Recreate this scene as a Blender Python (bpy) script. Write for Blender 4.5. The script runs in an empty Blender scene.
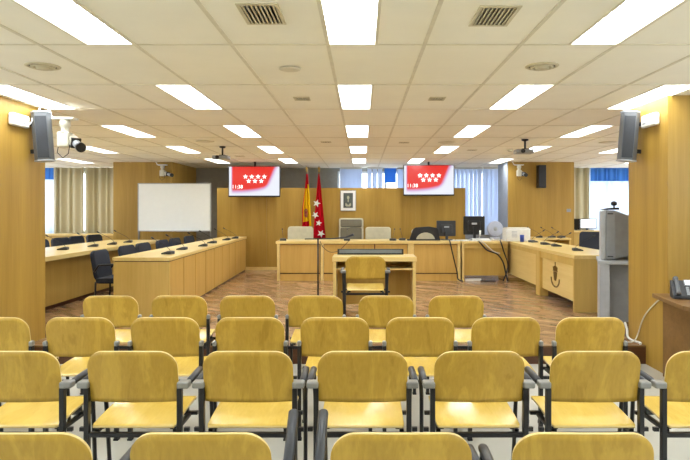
import bpy, bmesh, math, random
from mathutils import Vector, Matrix, Euler
random.seed(4)
S = bpy.context.scene
C = bpy.context.scene.collection
PI = math.pi
F = 588.0; CX = 362.0; CY = 209.5; CAMZ = 1.53
CEIL = 2.58; PL = 0.18
def PX(px, d): return (px - CX) * d / F
def PZ(py, d): return CAMZ - (py - CY) * d / F

# ------------------------------------------------------------------ materials
def lin(c):
    return tuple(((v/255)/12.92 if v/255 <= .04045 else ((v/255+.055)/1.055)**2.4) for v in c)
MATS = {}
def base_mat(name):
    m = bpy.data.materials.new(name); m.use_nodes = True
    nt = m.node_tree; b = nt.nodes['Principled BSDF']
    MATS[name] = m
    return m, nt, b
def plain(name, rgb, rough=.5, metal=0.0, spec=.5, noise=.06, nscale=12):
    m, nt, b = base_mat(name)
    c = lin(rgb)
    n = nt.nodes.new('ShaderNodeTexNoise'); n.inputs['Scale'].default_value = nscale; n.inputs['Detail'].default_value = 3
    tc = nt.nodes.new('ShaderNodeTexCoord'); nt.links.new(tc.outputs['Object'], n.inputs['Vector'])
    r = nt.nodes.new('ShaderNodeValToRGB')
    r.color_ramp.elements[0].position = .3; r.color_ramp.elements[1].position = .7
    r.color_ramp.elements[0].color = tuple(v*(1-noise) for v in c)+(1,)
    r.color_ramp.elements[1].color = tuple(min(1, v*(1+noise)) for v in c)+(1,)
    nt.links.new(n.outputs['Fac'], r.inputs['Fac']); nt.links.new(r.outputs['Color'], b.inputs['Base Color'])
    b.inputs['Roughness'].default_value = rough; b.inputs['Metallic'].default_value = metal
    b.inputs['Specular IOR Level'].default_value = spec
    return m
def wood(name, c1, c2, axis='Z', scale=9, stretch=.07, rough=.4, spec=.4, rings=0.0):
    m, nt, b = base_mat(name)
    tc = nt.nodes.new('ShaderNodeTexCoord'); mp = nt.nodes.new('ShaderNodeMapping')
    oi = nt.nodes.new('ShaderNodeObjectInfo'); add = nt.nodes.new('ShaderNodeVectorMath'); add.operation = 'ADD'
    mul = nt.nodes.new('ShaderNodeMath'); mul.operation = 'MULTIPLY'; mul.inputs[1].default_value = 37.0
    nt.links.new(oi.outputs['Random'], mul.inputs[0])
    nt.links.new(tc.outputs['Object'], add.inputs[0]); nt.links.new(mul.outputs[0], add.inputs[1])
    nt.links.new(add.outputs[0], mp.inputs['Vector'])
    s = [scale]*3; s['XYZ'.index(axis)] = scale*stretch
    mp.inputs['Scale'].default_value = s
    n = nt.nodes.new('ShaderNodeTexNoise'); n.inputs['Scale'].default_value = 1.0; n.inputs['Detail'].default_value = 6; n.inputs['Roughness'].default_value = .62
    n.inputs['Distortion'].default_value = .6
    nt.links.new(mp.outputs[0], n.inputs['Vector'])
    fine = nt.nodes.new('ShaderNodeTexNoise'); fine.inputs['Scale'].default_value = 9.0; fine.inputs['Detail'].default_value = 2
    nt.links.new(mp.outputs[0], fine.inputs['Vector'])
    mx = nt.nodes.new('ShaderNodeMath'); mx.operation = 'MULTIPLY_ADD'; mx.inputs[1].default_value = .3
    sub = nt.nodes.new('ShaderNodeMath'); sub.operation = 'SUBTRACT'; sub.inputs[1].default_value = .15
    nt.links.new(fine.outputs['Fac'], mx.inputs[0]); nt.links.new(n.outputs['Fac'], mx.inputs[2]); nt.links.new(mx.outputs[0], sub.inputs[0])
    out = sub.outputs[0]
    if rings:
        w = nt.nodes.new('ShaderNodeMath'); w.operation = 'MULTIPLY'; w.inputs[1].default_value = 34
        nt.links.new(n.outputs['Fac'], w.inputs[0])
        sn = nt.nodes.new('ShaderNodeMath'); sn.operation = 'SINE'; nt.links.new(w.outputs[0], sn.inputs[0])
        ma = nt.nodes.new('ShaderNodeMath'); ma.operation = 'MULTIPLY_ADD'; ma.inputs[1].default_value = rings
        nt.links.new(sn.outputs[0], ma.inputs[0]); nt.links.new(out, ma.inputs[2]); out = ma.outputs[0]
    r = nt.nodes.new('ShaderNodeValToRGB')
    r.color_ramp.elements[0].position = .25; r.color_ramp.elements[1].position = .75
    r.color_ramp.elements[0].color = lin(c1)+(1,); r.color_ramp.elements[1].color = lin(c2)+(1,)
    nt.links.new(out, r.inputs['Fac']); nt.links.new(r.outputs['Color'], b.inputs['Base Color'])
    b.inputs['Roughness'].default_value = rough; b.inputs['Specular IOR Level'].default_value = spec
    return m
def emit(name, rgb, strength):
    m, nt, b = base_mat(name)
    b.inputs['Base Color'].default_value = (.8, .8, .8, 1)
    b.inputs['Emission Color'].default_value = lin(rgb)+(1,); b.inputs['Emission Strength'].default_value = strength
    return m
def cloth(name, rgb, trans=.5, rough=.9):
    m, nt, b = base_mat(name)
    b.inputs['Base Color'].default_value = lin(rgb)+(1,); b.inputs['Roughness'].default_value = rough
    b.inputs['Specular IOR Level'].default_value = .1
    t = nt.nodes.new('ShaderNodeBsdfTranslucent'); t.inputs['Color'].default_value = lin(rgb)+(1,)
    n = nt.nodes.new('ShaderNodeTexNoise'); n.inputs['Scale'].default_value = 60
    mix = nt.nodes.new('ShaderNodeMixShader'); mix.inputs[0].default_value = trans
    o = nt.nodes['Material Output']
    nt.links.new(b.outputs[0], mix.inputs[1]); nt.links.new(t.outputs[0], mix.inputs[2]); nt.links.new(mix.outputs[0], o.inputs['Surface'])
    bp = nt.nodes.new('ShaderNodeBump'); bp.inputs['Strength'].default_value = .1
    nt.links.new(n.outputs['Fac'], bp.inputs['Height']); nt.links.new(bp.outputs[0], b.inputs['Normal'])
    return m
WALLWOOD = wood('honey veneer upright', (158, 122, 48), (186, 150, 68), 'Z', 5, .05, .42)
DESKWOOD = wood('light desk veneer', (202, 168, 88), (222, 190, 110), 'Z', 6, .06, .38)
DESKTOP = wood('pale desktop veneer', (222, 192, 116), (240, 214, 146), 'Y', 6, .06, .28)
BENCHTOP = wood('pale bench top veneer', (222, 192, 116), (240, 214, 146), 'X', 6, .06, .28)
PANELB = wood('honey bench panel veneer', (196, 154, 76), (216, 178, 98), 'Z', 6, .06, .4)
PANELW = wood('recessed desk panel veneer', (186, 150, 70), (206, 172, 92), 'Z', 5, .06, .42)
BROWNW = wood('brown counter veneer', (112, 82, 44), (142, 106, 60), 'X', 6, .08, .4)
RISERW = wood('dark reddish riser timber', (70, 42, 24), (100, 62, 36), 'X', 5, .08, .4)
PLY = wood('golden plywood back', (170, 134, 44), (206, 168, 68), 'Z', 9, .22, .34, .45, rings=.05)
SEATPLY = wood('lit golden plywood seat', (212, 176, 76), (234, 202, 102), 'Y', 9, .22, .18, .8, rings=.04)  # paler than the back: overhead light is put into the colour
PLYEDGE = plain('plywood edge highlight', (226, 200, 128), .4)  # pale tone paints the highlight along the plywood edges
BLACK = plain('black painted steel', (26, 26, 28), .35)
RUBBER = plain('black rubber', (20, 20, 20), .7)
ARMPAD = plain('dark grey arm pad', (52, 54, 58), .35)
SILVER = plain('silver grey bracket', (150, 150, 146), .35, .5)
METAL = plain('brushed steel', (150, 150, 150), .3, .9)
WHITE = plain('white plastic', (226, 226, 220), .4)
CREAMP = plain('cream plastic', (216, 212, 194), .45)
GREYP = plain('grey plastic', (146, 149, 152), .5)
LGREYP = plain('light grey plastic', (176, 180, 184), .5)
DGREYP = plain('dark grey plastic', (58, 60, 64), .45)
GRILLE = plain('dark speaker grille', (44, 47, 52), .6, noise=.3, nscale=160)
SPKGREY = plain('grey speaker housing', (98, 101, 104), .45)
NAVY = plain('dark navy upholstery', (38, 44, 56), .75)
BLACKFAB = plain('black upholstery', (28, 30, 34), .75)
BEIGEUP = plain('off white upholstery', (206, 200, 172), .7)
TAUPE = plain('grey taupe leather', (118, 112, 92), .5)
GREYWALL = plain('grey painted wall', (158, 156, 146), .8)
SIDEWALL = plain('pale painted wall', (236, 234, 226), .8)
WHITEPAINT = plain('white painted reveal', (170, 178, 190), .7)
WBOARD = plain('white enamel board', (246, 250, 250), .25, noise=.01)
TILE = plain('cream ceiling tile', (248, 243, 226), .85, noise=.02, nscale=3)
TBAR = plain('cream ceiling grid', (222, 214, 190), .5)
VENTD = plain('dark vent interior', (26, 21, 15), .9)
VENTM = plain('cream vent metal', (206, 196, 164), .5)
GOLD = plain('dull gold', (160, 128, 60), .35, .7)
DARKGOLD = plain('dark bronze emblem', (124, 98, 52), .4, .5)
RED = cloth('red flag cloth', (206, 20, 40), .15)
YEL = cloth('yellow flag cloth', (246, 200, 30), .15)
WHITECL = plain('white flag star cloth', (240, 236, 236), .8)
MAROON = plain('maroon crest cloth', (150, 60, 50), .8)
BLUECUP = plain('blue plastic', (30, 60, 150), .35)
PALEBLUE = plain('pale lilac grey plastic', (186, 192, 210), .5)
TANCURT = cloth('tan curtain cloth', (208, 198, 168), .3)
SHEER = cloth('white sheer cloth', (226, 234, 244), .65)
BLINDS = cloth('pale blue blind cloth', (214, 224, 240), .45)
BLUEBLIND = cloth('saturated blue blind cloth', (96, 158, 222), .55)
HOUSING = plain('white lamp housing', (225, 225, 220), .4, noise=.01)
LAMP = emit('ceiling lamp diffuser', (244, 250, 255), 8.5)
SCREENW = emit('lit computer screen', (225, 238, 250), .6)
SCREEND = plain('dark display glass', (30, 32, 36), .12, noise=.02)
SLATE = plain('blue grey glass', (116, 128, 138), .15, noise=.03)
PAPER = plain('white paper', (236, 236, 232), .7, noise=.01)
PHOTOD = plain('grey photograph', (86, 92, 88), .5)
PHOTOL = plain('pale photograph tone', (176, 176, 150), .5)
STARW = emit('white screen graphic', (255, 250, 250), .7)

def parquet():
    m, nt, b = base_mat('parquet')
    tc = nt.nodes.new('ShaderNodeTexCoord'); mp = nt.nodes.new('ShaderNodeMapping')
    nt.links.new(tc.outputs['Object'], mp.inputs['Vector'])
    br = nt.nodes.new('ShaderNodeTexBrick'); br.inputs['Scale'].default_value = 1.0
    mp.inputs['Rotation'].default_value = (0, 0, PI/4); br.inputs['Brick Width'].default_value = .32; br.inputs['Row Height'].default_value = .08; br.inputs['Mortar Size'].default_value = .0016
    br.inputs['Color1'].default_value = lin((132, 98, 62))+(1,); br.inputs['Color2'].default_value = lin((182, 142, 98))+(1,)
    br.inputs['Mortar'].default_value = lin((92, 56, 32))+(1,); br.offset = .37
    nt.links.new(mp.outputs[0], br.inputs['Vector'])
    n = nt.nodes.new('ShaderNodeTexNoise'); n.inputs['Scale'].default_value = 1.0; n.inputs['Detail'].default_value = 5
    mp2 = nt.nodes.new('ShaderNodeMapping'); mp2.inputs['Scale'].default_value = (5, 14, 3)
    nt.links.new(tc.outputs['Object'], mp2.inputs['Vector']); nt.links.new(mp2.outputs[0], n.inputs['Vector'])
    mix = nt.nodes.new('ShaderNodeMix'); mix.data_type = 'RGBA'; mix.blend_type = 'OVERLAY'; mix.inputs['Factor'].default_value = .6
    nt.links.new(br.outputs['Color'], mix.inputs[6]); nt.links.new(n.outputs['Fac'], mix.inputs[7])
    hs = nt.nodes.new('ShaderNodeHueSaturation'); hs.inputs['Saturation'].default_value = .9
    nt.links.new(mix.outputs[2], hs.inputs['Color']); nt.links.new(hs.outputs[0], b.inputs['Base Color'])
    b.inputs['Roughness'].default_value = .2; b.inputs['Specular IOR Level'].default_value = .5
    return m
PARQ = parquet()
def lino():
    m, nt, b = base_mat('pale linoleum')
    tc = nt.nodes.new('ShaderNodeTexCoord'); n = nt.nodes.new('ShaderNodeTexNoise'); n.inputs['Scale'].default_value = 2.0; n.inputs['Detail'].default_value = 8
    nt.links.new(tc.outputs['Object'], n.inputs['Vector'])
    r = nt.nodes.new('ShaderNodeValToRGB'); r.color_ramp.elements[0].color = lin((178, 176, 164))+(1,); r.color_ramp.elements[1].color = lin((198, 196, 184))+(1,)
    nt.links.new(n.outputs['Fac'], r.inputs['Fac']); nt.links.new(r.outputs['Color'], b.inputs['Base Color'])
    b.inputs['Roughness'].default_value = .3
    return m
LINO = lino()
def glass():
    m, nt, b = base_mat('window glass')
    t = nt.nodes.new('ShaderNodeBsdfTransparent'); g = nt.nodes.new('ShaderNodeBsdfGlossy'); g.inputs['Roughness'].default_value = .03
    mix = nt.nodes.new('ShaderNodeMixShader'); mix.inputs[0].default_value = .07
    nt.links.new(t.outputs[0], mix.inputs[1]); nt.links.new(g.outputs[0], mix.inputs[2]); nt.links.new(mix.outputs[0], nt.nodes['Material Output'].inputs['Surface'])
    return m
GLASS = glass()
def tvscreen():
    # what the screen displays: a red field melting to white at its sides and bottom
    m, nt, b = base_mat('red and white screen picture')
    tc = nt.nodes.new('ShaderNodeTexCoord'); sep = nt.nodes.new('ShaderNodeSeparateXYZ')
    nt.links.new(tc.outputs['Generated'], sep.inputs[0])
    def math_(op, a, bb=None):
        n = nt.nodes.new('ShaderNodeMath'); n.operation = op
        for i, v in enumerate((a, bb)):
            if v is None: continue
            if isinstance(v, (int, float)): n.inputs[i].default_value = v
            else: nt.links.new(v, n.inputs[i])
        return n.outputs[0]
    def ramp(v, lo, hi):
        n = nt.nodes.new('ShaderNodeMapRange'); n.interpolation_type = 'SMOOTHSTEP'
        n.inputs['From Min'].default_value = lo; n.inputs['From Max'].default_value = hi
        nt.links.new(v, n.inputs['Value']); return n.outputs[0]
    x = sep.outputs[0]; z = sep.outputs[2]
    left = ramp(x, .03, .08)
    zz = math_('SUBTRACT', z, math_('MULTIPLY', math_('POWER', x, 3.0), .35))
    low = ramp(zz, .03, .27)
    xr = math_('ADD', x, math_('MULTIPLY', math_('SUBTRACT', 1.0, z), .25))
    right = math_('SUBTRACT', 1.0, ramp(xr, .86, 1.0))
    f = math_('MULTIPLY', math_('MULTIPLY', left, low), right)
    r = nt.nodes.new('ShaderNodeValToRGB')
    r.color_ramp.elements[0].position = 0; r.color_ramp.elements[0].color = lin((236, 240, 250))+(1,)
    r.color_ramp.elements[1].position = .9; r.color_ramp.elements[1].color = lin((232, 42, 34))+(1,)
    e = r.color_ramp.elements.new(.35); e.color = lin((214, 178, 224))+(1,)
    nt.links.new(f, r.inputs['Fac'])
    b.inputs['Base Color'].default_value = (.02, .02, .02, 1); b.inputs['Roughness'].default_value = .3
    nt.links.new(r.outputs['Color'], b.inputs['Emission Color']); b.inputs['Emission Strength'].default_value = .52
    return m
TVPIC = tvscreen()

# ------------------------------------------------------------------ mesh helpers
class MB:
    def __init__(s): s.bm = bmesh.new()
    def box(s, x0, x1, y0, y1, z0, z1, mi=0, M=None):
        v = [s.bm.verts.new((x, y, z)) for z in (z0, z1) for y in (y0, y1) for x in (x0, x1)]
        if M is not None:
            for q in v: q.co = M @ q.co
        for f in ((0,2,3,1),(4,5,7,6),(0,1,5,4),(2,6,7,3),(0,4,6,2),(1,3,7,5)):
            fc = s.bm.faces.new([v[i] for i in f]); fc.material_index = mi
        return s
    def prism(s, pts, axis, a, b, mi=0, M=None):
        # pts polygon in the two other axes, extruded along axis from a to b
        def mk(p, t):
            if axis == 'X': return (t, p[0], p[1])
            if axis == 'Y': return (p[0], t, p[1])
            return (p[0], p[1], t)
        A = [s.bm.verts.new(mk(p, a)) for p in pts]; B = [s.bm.verts.new(mk(p, b)) for p in pts]
        if M is not None:
            for q in A+B: q.co = M @ q.co
        n = len(pts)
        fs = [s.bm.faces.new(A), s.bm.faces.new(list(reversed(B)))]
        for i in range(n): fs.append(s.bm.faces.new([A[i], B[i], B[(i+1) % n], A[(i+1) % n]]))
        for f in fs: f.material_index = mi
        return s
    def tube(s, path, r, seg=10, mi=0, cap=True):
        path = [Vector(p) for p in path]
        rs = r if isinstance(r, (list, tuple)) else [r]*len(path)
        rings = []
        up = None
        for i, p in enumerate(path):
            if i == 0: t = path[1]-path[0]
            elif i == len(path)-1: t = path[-1]-path[-2]
            else: t = (path[i+1]-p).normalized()+(p-path[i-1]).normalized()
            t.normalize()
            if up is None: up = Vector((0,0,1)) if abs(t.z) < .9 else Vector((0,1,0))
            a = t.cross(up).normalized(); b = a.cross(t).normalized(); up = b
            rings.append([s.bm.verts.new(p+rs[i]*(math.cos(2*PI*k/seg)*a+math.sin(2*PI*k/seg)*b)) for k in range(seg)])
        for i in range(len(rings)-1):
            for k in range(seg):
                f = s.bm.faces.new([rings[i][k], rings[i][(k+1)%seg], rings[i+1][(k+1)%seg], rings[i+1][k]]); f.material_index = mi; f.smooth = True
        if cap:
            for q in (rings[0], list(reversed(rings[-1]))):
                f = s.bm.faces.new(q); f.material_index = mi
        return s
    def lathe(s, prof, c=(0,0,0), seg=20, mi=0, axis='Z'):
        rings = []
        for (r, h) in prof:
            ring = []
            for k in range(seg):
                a = 2*PI*k/seg; x, y = r*math.cos(a), r*math.sin(a)
                p = (x, y, h) if axis == 'Z' else ((x, h, y) if axis == 'Y' else (h, x, y))
                ring.append(s.bm.verts.new(Vector(p)+Vector(c)))
            rings.append(ring)
        for i in range(len(rings)-1):
            for k in range(seg):
                f = s.bm.faces.new([rings[i][k], rings[i][(k+1)%seg], rings[i+1][(k+1)%seg], rings[i+1][k]]); f.material_index = mi; f.smooth = True
        for q in (rings[0], rings[-1]):
            if (q[0].co-q[len(q)//2].co).length > 1e-5:
                f = s.bm.faces.new(q); f.material_index = mi
        return s
    def grid(s, nu, nv, fn, mi=0, mfn=None, smooth=True):
        V = [[s.bm.verts.new(fn(i/nu, j/nv)) for j in range(nv+1)] for i in range(nu+1)]
        for i in range(nu):
            for j in range(nv):
                f = s.bm.faces.new([V[i][j], V[i+1][j], V[i+1][j+1], V[i][j+1]])
                f.material_index = mfn((i+.5)/nu, (j+.5)/nv) if mfn else mi; f.smooth = smooth
        return s
    def build(s, name, mat, parent=None, bevel=0, solid=0, subsurf=0, loc=None, rot=None, rim=None, seg=2):
        bmesh.ops.recalc_face_normals(s.bm, faces=s.bm.faces)
        me = bpy.data.meshes.new(name); s.bm.to_mesh(me); s.bm.free()
        for m in (mat if isinstance(mat, (list, tuple)) else [mat]): me.materials.append(m)
        o = bpy.data.objects.new(name, me); C.objects.link(o)
        if parent is not None: o.parent = parent
        if loc is not None: o.location = loc
        if rot is not None: o.rotation_euler = rot
        if solid:
            md = o.modifiers.new('solid', 'SOLIDIFY'); md.thickness = solid; md.offset = 0
            if rim is not None: md.material_offset_rim = rim
        if bevel:
            md = o.modifiers.new('bevel', 'BEVEL'); md.width = bevel; md.segments = seg; md.limit_method = 'ANGLE'
        if subsurf:
            md = o.modifiers.new('sub', 'SUBSURF'); md.levels = subsurf; md.render_levels = subsurf
        return o
def B(*a, **k): return MB().box(*a, **k)
def tag(o, label, cat, group=None, kind=None):
    o['label'] = label; o['category'] = cat
    if group: o['group'] = group
    if kind: o['kind'] = kind
    return o
def thing(name, label, cat, loc=(0,0,0), rz=0, group=None, rot=None):
    o = bpy.data.objects.new(name, None); C.objects.link(o); o.empty_display_size = .1
    o.location = loc; o.rotation_euler = rot if rot else (0, 0, rz)
    return tag(o, label, cat, group)
def struct(name, mb, mat, parent=None, **k):
    o = mb.build(name, mat, parent, **k)
    if parent is None: o['kind'] = 'structure'
    return o
def kids(o): return [c for c in C.objects if c.parent == o]
def copy_tree(o, parent=None):
    c = o.copy(); C.objects.link(c)
    if parent is not None: c.parent = parent
    for ch in kids(o): copy_tree(ch, c)
    return c
def place(proto, first, loc, rz, label, group):
    o = proto if first else copy_tree(proto)
    o.location = loc; o.rotation_euler = (0, 0, rz); o['label'] = label; o['group'] = group
    return o
def rbox(x0, x1, z0, z1, r, n=5, bl=True):
    # rounded rectangle outline
    pts = []
    for cx, cz, a0 in ((x1-r, z1-r, 0), (x0+r, z1-r, 90), (x0+r, z0+r, 180), (x1-r, z0+r, 270)):
        for k in range(n+1):
            a = math.radians(a0+90*k/n); pts.append((cx+r*math.cos(a), cz+r*math.sin(a)))
    return pts
def star(cx, cz, R, rot=0, r=.4):
    return [(cx+(R if k % 2 == 0 else R*r)*math.sin(rot+k*PI/5), cz+(R if k % 2 == 0 else R*r)*math.cos(rot+k*PI/5)) for k in range(10)]
def text_mesh(s, size, name, mat, parent, loc, rot, extrude=.001):
    cu = bpy.data.curves.new(name, 'FONT'); cu.body = s; cu.size = size; cu.extrude = extrude
    t = bpy.data.objects.new('tmp_text', cu); C.objects.link(t)
    bpy.context.view_layer.update()
    me = bpy.data.meshes.new_from_object(t.evaluated_get(bpy.context.evaluated_depsgraph_get()))
    bpy.data.objects.remove(t)
    me.materials.clear(); me.materials.append(mat)
    o = bpy.data.objects.new(name, me); C.objects.link(o); o.parent = parent; o.location = loc; o.rotation_euler = rot
    return o

# ------------------------------------------------------------------ the room
XL, XR, YB, YF = -8.9, 7.7, -3.6, 15.0
NX0, NX1 = -3.34, 2.81       # aisle side faces of the two big pillars
NY0, NY1 = 5.4, 6.2
struct('floor', B(-4.6, 4.1, YB, 6.2, -.05, 0), LINO)
pf = MB(); pf.box(NX0, NX1, 5.84, NY1, 0, PL); pf.box(XL, XR, NY1, YF, 0, PL)
struct('floor_platform', pf, PARQ)
struct('trim_1', B(NX0, NX1, 5.82, 5.84, 0, PL-.012), RISERW)
struct('trim_2', B(NX0, NX1, 5.815, 5.86, PL-.012, PL+.004), BROWNW, bevel=.003)
# ceiling of 0.613 x 1.2 m tiles with the lamp cells left open
HT = .3065; GX = -.216; GY = 3.737
lights = {-3: (-10, -5, 0, 5, 9), -1: (-10, -5, 0, 5, 9), 1: (-10, -5, 0, 5, 9), 3: (-15, -10, -5, 0, 5, 10), 5: (-15, -10, -5, 0, 5, 10, 15), 7: (-20, -10, -5, 0, 4, 10, 20)}  # first row and the next row's outer lamps: unseen, added for extra light
cell = {(n, c) for c, ns in lights.items() for n in ns}
cm = MB(); tb = MB()
nlo, nhi = int((XL-GX)/HT)-1, int((XR-GX)/HT)+1
clo, chi = -7, 10
for c in range(clo, chi+1):
    y0 = max(GY+1.2*c, YB); y1 = min(GY+1.2*(c+1), YF)
    if y1 <= y0: continue
    n = nlo
    while n <= nhi:
        if (n, c) in cell: n += 1; continue
        w = 1
        if n % 2 == 0 and (n+1, c) not in cell: w = 2
        x0 = max(GX+HT*n, XL if y1 > 6.2 else -4.75); x1 = min(GX+HT*(n+w), XR if y1 > 6.2 else 4.25)
        if x1 > x0: cm.box(x0, x1, y0, y1, CEIL, CEIL+.02)
        n += w
    for (nn, cc) in cell:
        if cc == c:
            for xx in (GX+HT*nn, GX+HT*(nn+1)): tb.box(xx-.008, xx+.008, y0, y1, CEIL-.004, CEIL+.001)
for n in range(nlo, nhi+1):
    x = GX+HT*n
    if n % 2 == 0 and XL < x < XR: tb.box(x-.012, x+.012, YB if -4.6 < x < 4.1 else 6.2, YF, CEIL-.005, CEIL+.001)
for c in range(clo, chi+1):
    y = GY+1.2*c
    if YB < y < YF: tb.box(XL if y > 6.2 else -4.6, XR if y > 6.2 else 4.1, y-.009, y+.009, CEIL-.0045, CEIL+.001)
struct('ceiling', cm, TILE)
struct('trim_3', tb, TBAR)
struct('ceiling_sky_blocker', MB().box(-4.75, 4.25, YB, 6.05, 2.8, 2.9).box(XL, XR, 6.05, YF, 2.8, 2.9), SIDEWALL)  # unseen slab added to keep sky light from leaking in
# walls
struct('wall_rear', B(XL, XR, YB-.15, YB, 0, 2.8), SIDEWALL)
for nm, a, b_, k in (('left', XL-.15, XL, 6), ('right', XR, XR+.15, 7)):
    m = MB(); m.box(a, b_, NY1-.15, 6.7, 0, 2.8); m.box(a, b_, 14.4, YF, 0, 2.8); m.box(a, b_, 6.7, 14.4, 0, .7); m.box(a, b_, 6.7, 14.4, 2.5, 2.8)
    struct('wall_%s_side' % nm, m, SIDEWALL)
    m = MB(); m.box(a+.05, a+.1, 6.7, 14.4, .7, .75); m.box(a+.05, a+.1, 6.7, 14.4, 2.45, 2.5)
    for q in range(7): y = 6.7+7.65*q/6; m.box(a+.05, a+.1, y, y+.05, .75, 2.45)
    w = struct('window_%d' % k, m, WHITE); B(a+.072, a+.078, 6.71, 14.39, .71, 2.49).build('pane', GLASS, w)  # unseen windows, added so daylight brightens the ceiling over the platform
def panelled(mb, axis, fixed, a, b, z0, z1, w, out, t=.012):
    # veneered cladding boards with hairline joints; out = +1/-1 side they stand proud on
    n = max(1, round((b-a)/w)); g = .0015
    for i in range(n):
        p = a+(b-a)*i/n+g; q = a+(b-a)*(i+1)/n-g
        f0, f1 = sorted((fixed, fixed+out*t))
        if axis == 'X': mb.box(p, q, f0, f1, z0, z1)
        else: mb.box(f0, f1, p, q, z0, z1)
# audience side: wood clad pillars with the wall running back from them
for sgn, xf, xo, nm in ((-1, NX0, -4.6, 'left'), (1, NX1, 4.1, 'right')):
    m = MB()
    m.box(min(xf, xo)+(.012 if sgn > 0 else 0), max(xf, xo)-(.012 if sgn < 0 else 0), NY0+.012, NY1, 0, CEIL)
    panelled(m, 'Y', xf+sgn*.012, NY0, NY1, 0, CEIL, .8, -sgn)
    panelled(m, 'X', NY0+.012, min(xf, xo), max(xf, xo), 0, CEIL, 1.2, -1)
    struct('wall_%s_pillar' % nm, m, WALLWOOD)
    m = MB(); a, b_ = min(xo, xo+sgn*.15), max(xo, xo+sgn*.15)
    m.box(a, b_, YB, -3.0, 0, 2.8); m.box(a, b_, 4.8, NY1, 0, 2.8); m.box(a, b_, -3.0, 4.8, 0, 1.5); m.box(a, b_, -3.0, 4.8, 2.5, 2.8)
    struct('wall_%s' % nm, m, SIDEWALL)
    m = MB(); a, b_ = sorted((xo+sgn*.05, xo+sgn*.11))
    m.box(a, b_, -3.0, 4.8, 1.5, 1.55); m.box(a, b_, -3.0, 4.8, 2.45, 2.5)
    for k in range(7): y = -3.0+7.75*k/6; m.box(a, b_, y, y+.05, 1.55, 2.45)
    w = struct('window_%d' % (4 if sgn < 0 else 5), m, WHITE)  # unseen audience windows, added to give the ceiling soft fill
    a, b_ = sorted((xo+sgn*.077, xo+sgn*.083)); B(a, b_, -2.99, 4.79, 1.51, 2.49).build('pane', GLASS, w)
    m = MB(); lo, hi = sorted((xo+sgn*.15, XL if sgn < 0 else XR)); m.box(lo, hi, NY1-.15, NY1, 0, 2.8)
    struct('wall_%s_return' % nm, m, SIDEWALL)
# far wood blocks
m = MB(); m.box(-5.5, -4.2-.012, 13.0+.012, 14.9, PL, CEIL); panelled(m, 'X', 13.012, -5.5, -4.2, PL, CEIL, .65, -1); panelled(m, 'Y', -4.212, 13.0, 14.9, PL, CEIL, .95, 1)
struct('wall_far_left_block', m, WALLWOOD)
m = MB(); m.box(3.23, 4.69, 13.0+.012, 13.9, PL, CEIL); panelled(m, 'X', 13.012, 3.23, 4.69, PL, CEIL, .73, -1)
struct('wall_far_right_block', m, WALLWOOD)
struct('trim_4', B(3.215, 3.23, 13.02, 13.9, PL, CEIL), WHITEPAINT)
# far wall with window openings
YW = 14.9
bw = MB()
WIN = [(-8.6, -5.7, .95, 2.5), (-.62, 4.2, 1.0, 2.5), (4.95, 7.5, .95, 2.5)]
edges = [XL]+[v for w in WIN for v in (w[0], w[1])]+[XR]
for i in range(0, len(edges), 2): bw.box(edges[i], edges[i+1], YW, YW+.2, 0, 2.8)
for (a, b_, z0, z1) in WIN: bw.box(a, b_, YW, YW+.2, 0, z0); bw.box(a, b_, YW, YW+.2, z1, 2.8)
struct('wall_back', bw, GREYWALL)
for i, (a, b_, z0, z1) in enumerate(WIN):
    m = MB(); t = .05
    m.box(a, b_, YW+.08, YW+.14, z0, z0+t); m.box(a, b_, YW+.08, YW+.14, z1-t, z1)
    n = max(2, round((b_-a)/1.2))
    for k in range(n+1):
        x = a+(b_-a-t)*k/n; m.box(x, x+t, YW+.08, YW+.14, z0+t, z1-t)
    w = struct('window_%d' % (i+1), m, WHITE)
    B(a+.01, b_-.01, YW+.105, YW+.111, z0+.01, z1-.01).build('pane', GLASS, w)
struct('baseboard_back', B(-3.2, -1.7, 13.075, 13.09, PL, PL+.07), DESKTOP)
# freestanding veneered screen wall behind the bench
m = MB(); m.box(-3.23, 2.3, 13.112, 13.2, PL, 2.01); panelled(m, 'X', 13.112, -3.23, 2.3, PL, 2.01, 1.1, -1, .018)
struct('wall_screen_behind_bench', m, WALLWOOD)

# ------------------------------------------------------------------ ceiling fittings
def make_light():
    r = thing('ceiling_light', 'x', 'ceiling light')
    W = HT; L = 1.2
    h = MB(); e = .006
    h.box(e, e+.004, e, L-e, 0, .06); h.box(W-e-.004, W-e, e, L-e, 0, .06)
    h.box(e+.004, W-e-.004, e, e+.004, 0, .06); h.box(e+.004, W-e-.004, L-e-.004, L-e, 0, .06); h.box(e, W-e, e, L-e, .06, .065)
    h.build('housing', HOUSING, r)
    B(.0125, W-.0125, .0125, L-.0125, .032, .036).build('diffuser', LAMP, r)
    l = MB()
    for k in range(1, 12): l.box(.012, W-.012, k*L/12-.001, k*L/12+.001, .004, .028)
    l.box(W/2-.001, W/2+.001, .012, L-.012, .003, .029)
    l.build('louvre', HOUSING, r)
    return r
proto = make_light(); first = True
rown = {-3: 'added unseen above the nearest seats', -1: 'nearest row in view', 1: 'second row from the camera', 3: 'third row from the camera', 5: 'fourth row from the camera', 7: 'last row by the windows'}
def colname(n, ns):
    ns = sorted(ns); k = ns.index(n); z = ns.index(0)
    if k == z: return 'centre column'
    d = abs(k-z); return ('next' if d == 1 else ('second' if d == 2 else ('third' if d == 3 else 'fourth')))+(' to the left' if k < z else ' to the right')+' of centre'
for c in sorted(lights):
    for n in lights[c]:
        place(proto, first, (GX+HT*n, GY+1.2*c, CEIL), 0, 'recessed rectangular ceiling light, %s, %s' % (rown[c], colname(n, lights[c])), 'recessed ceiling lights')
        first = False
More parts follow.
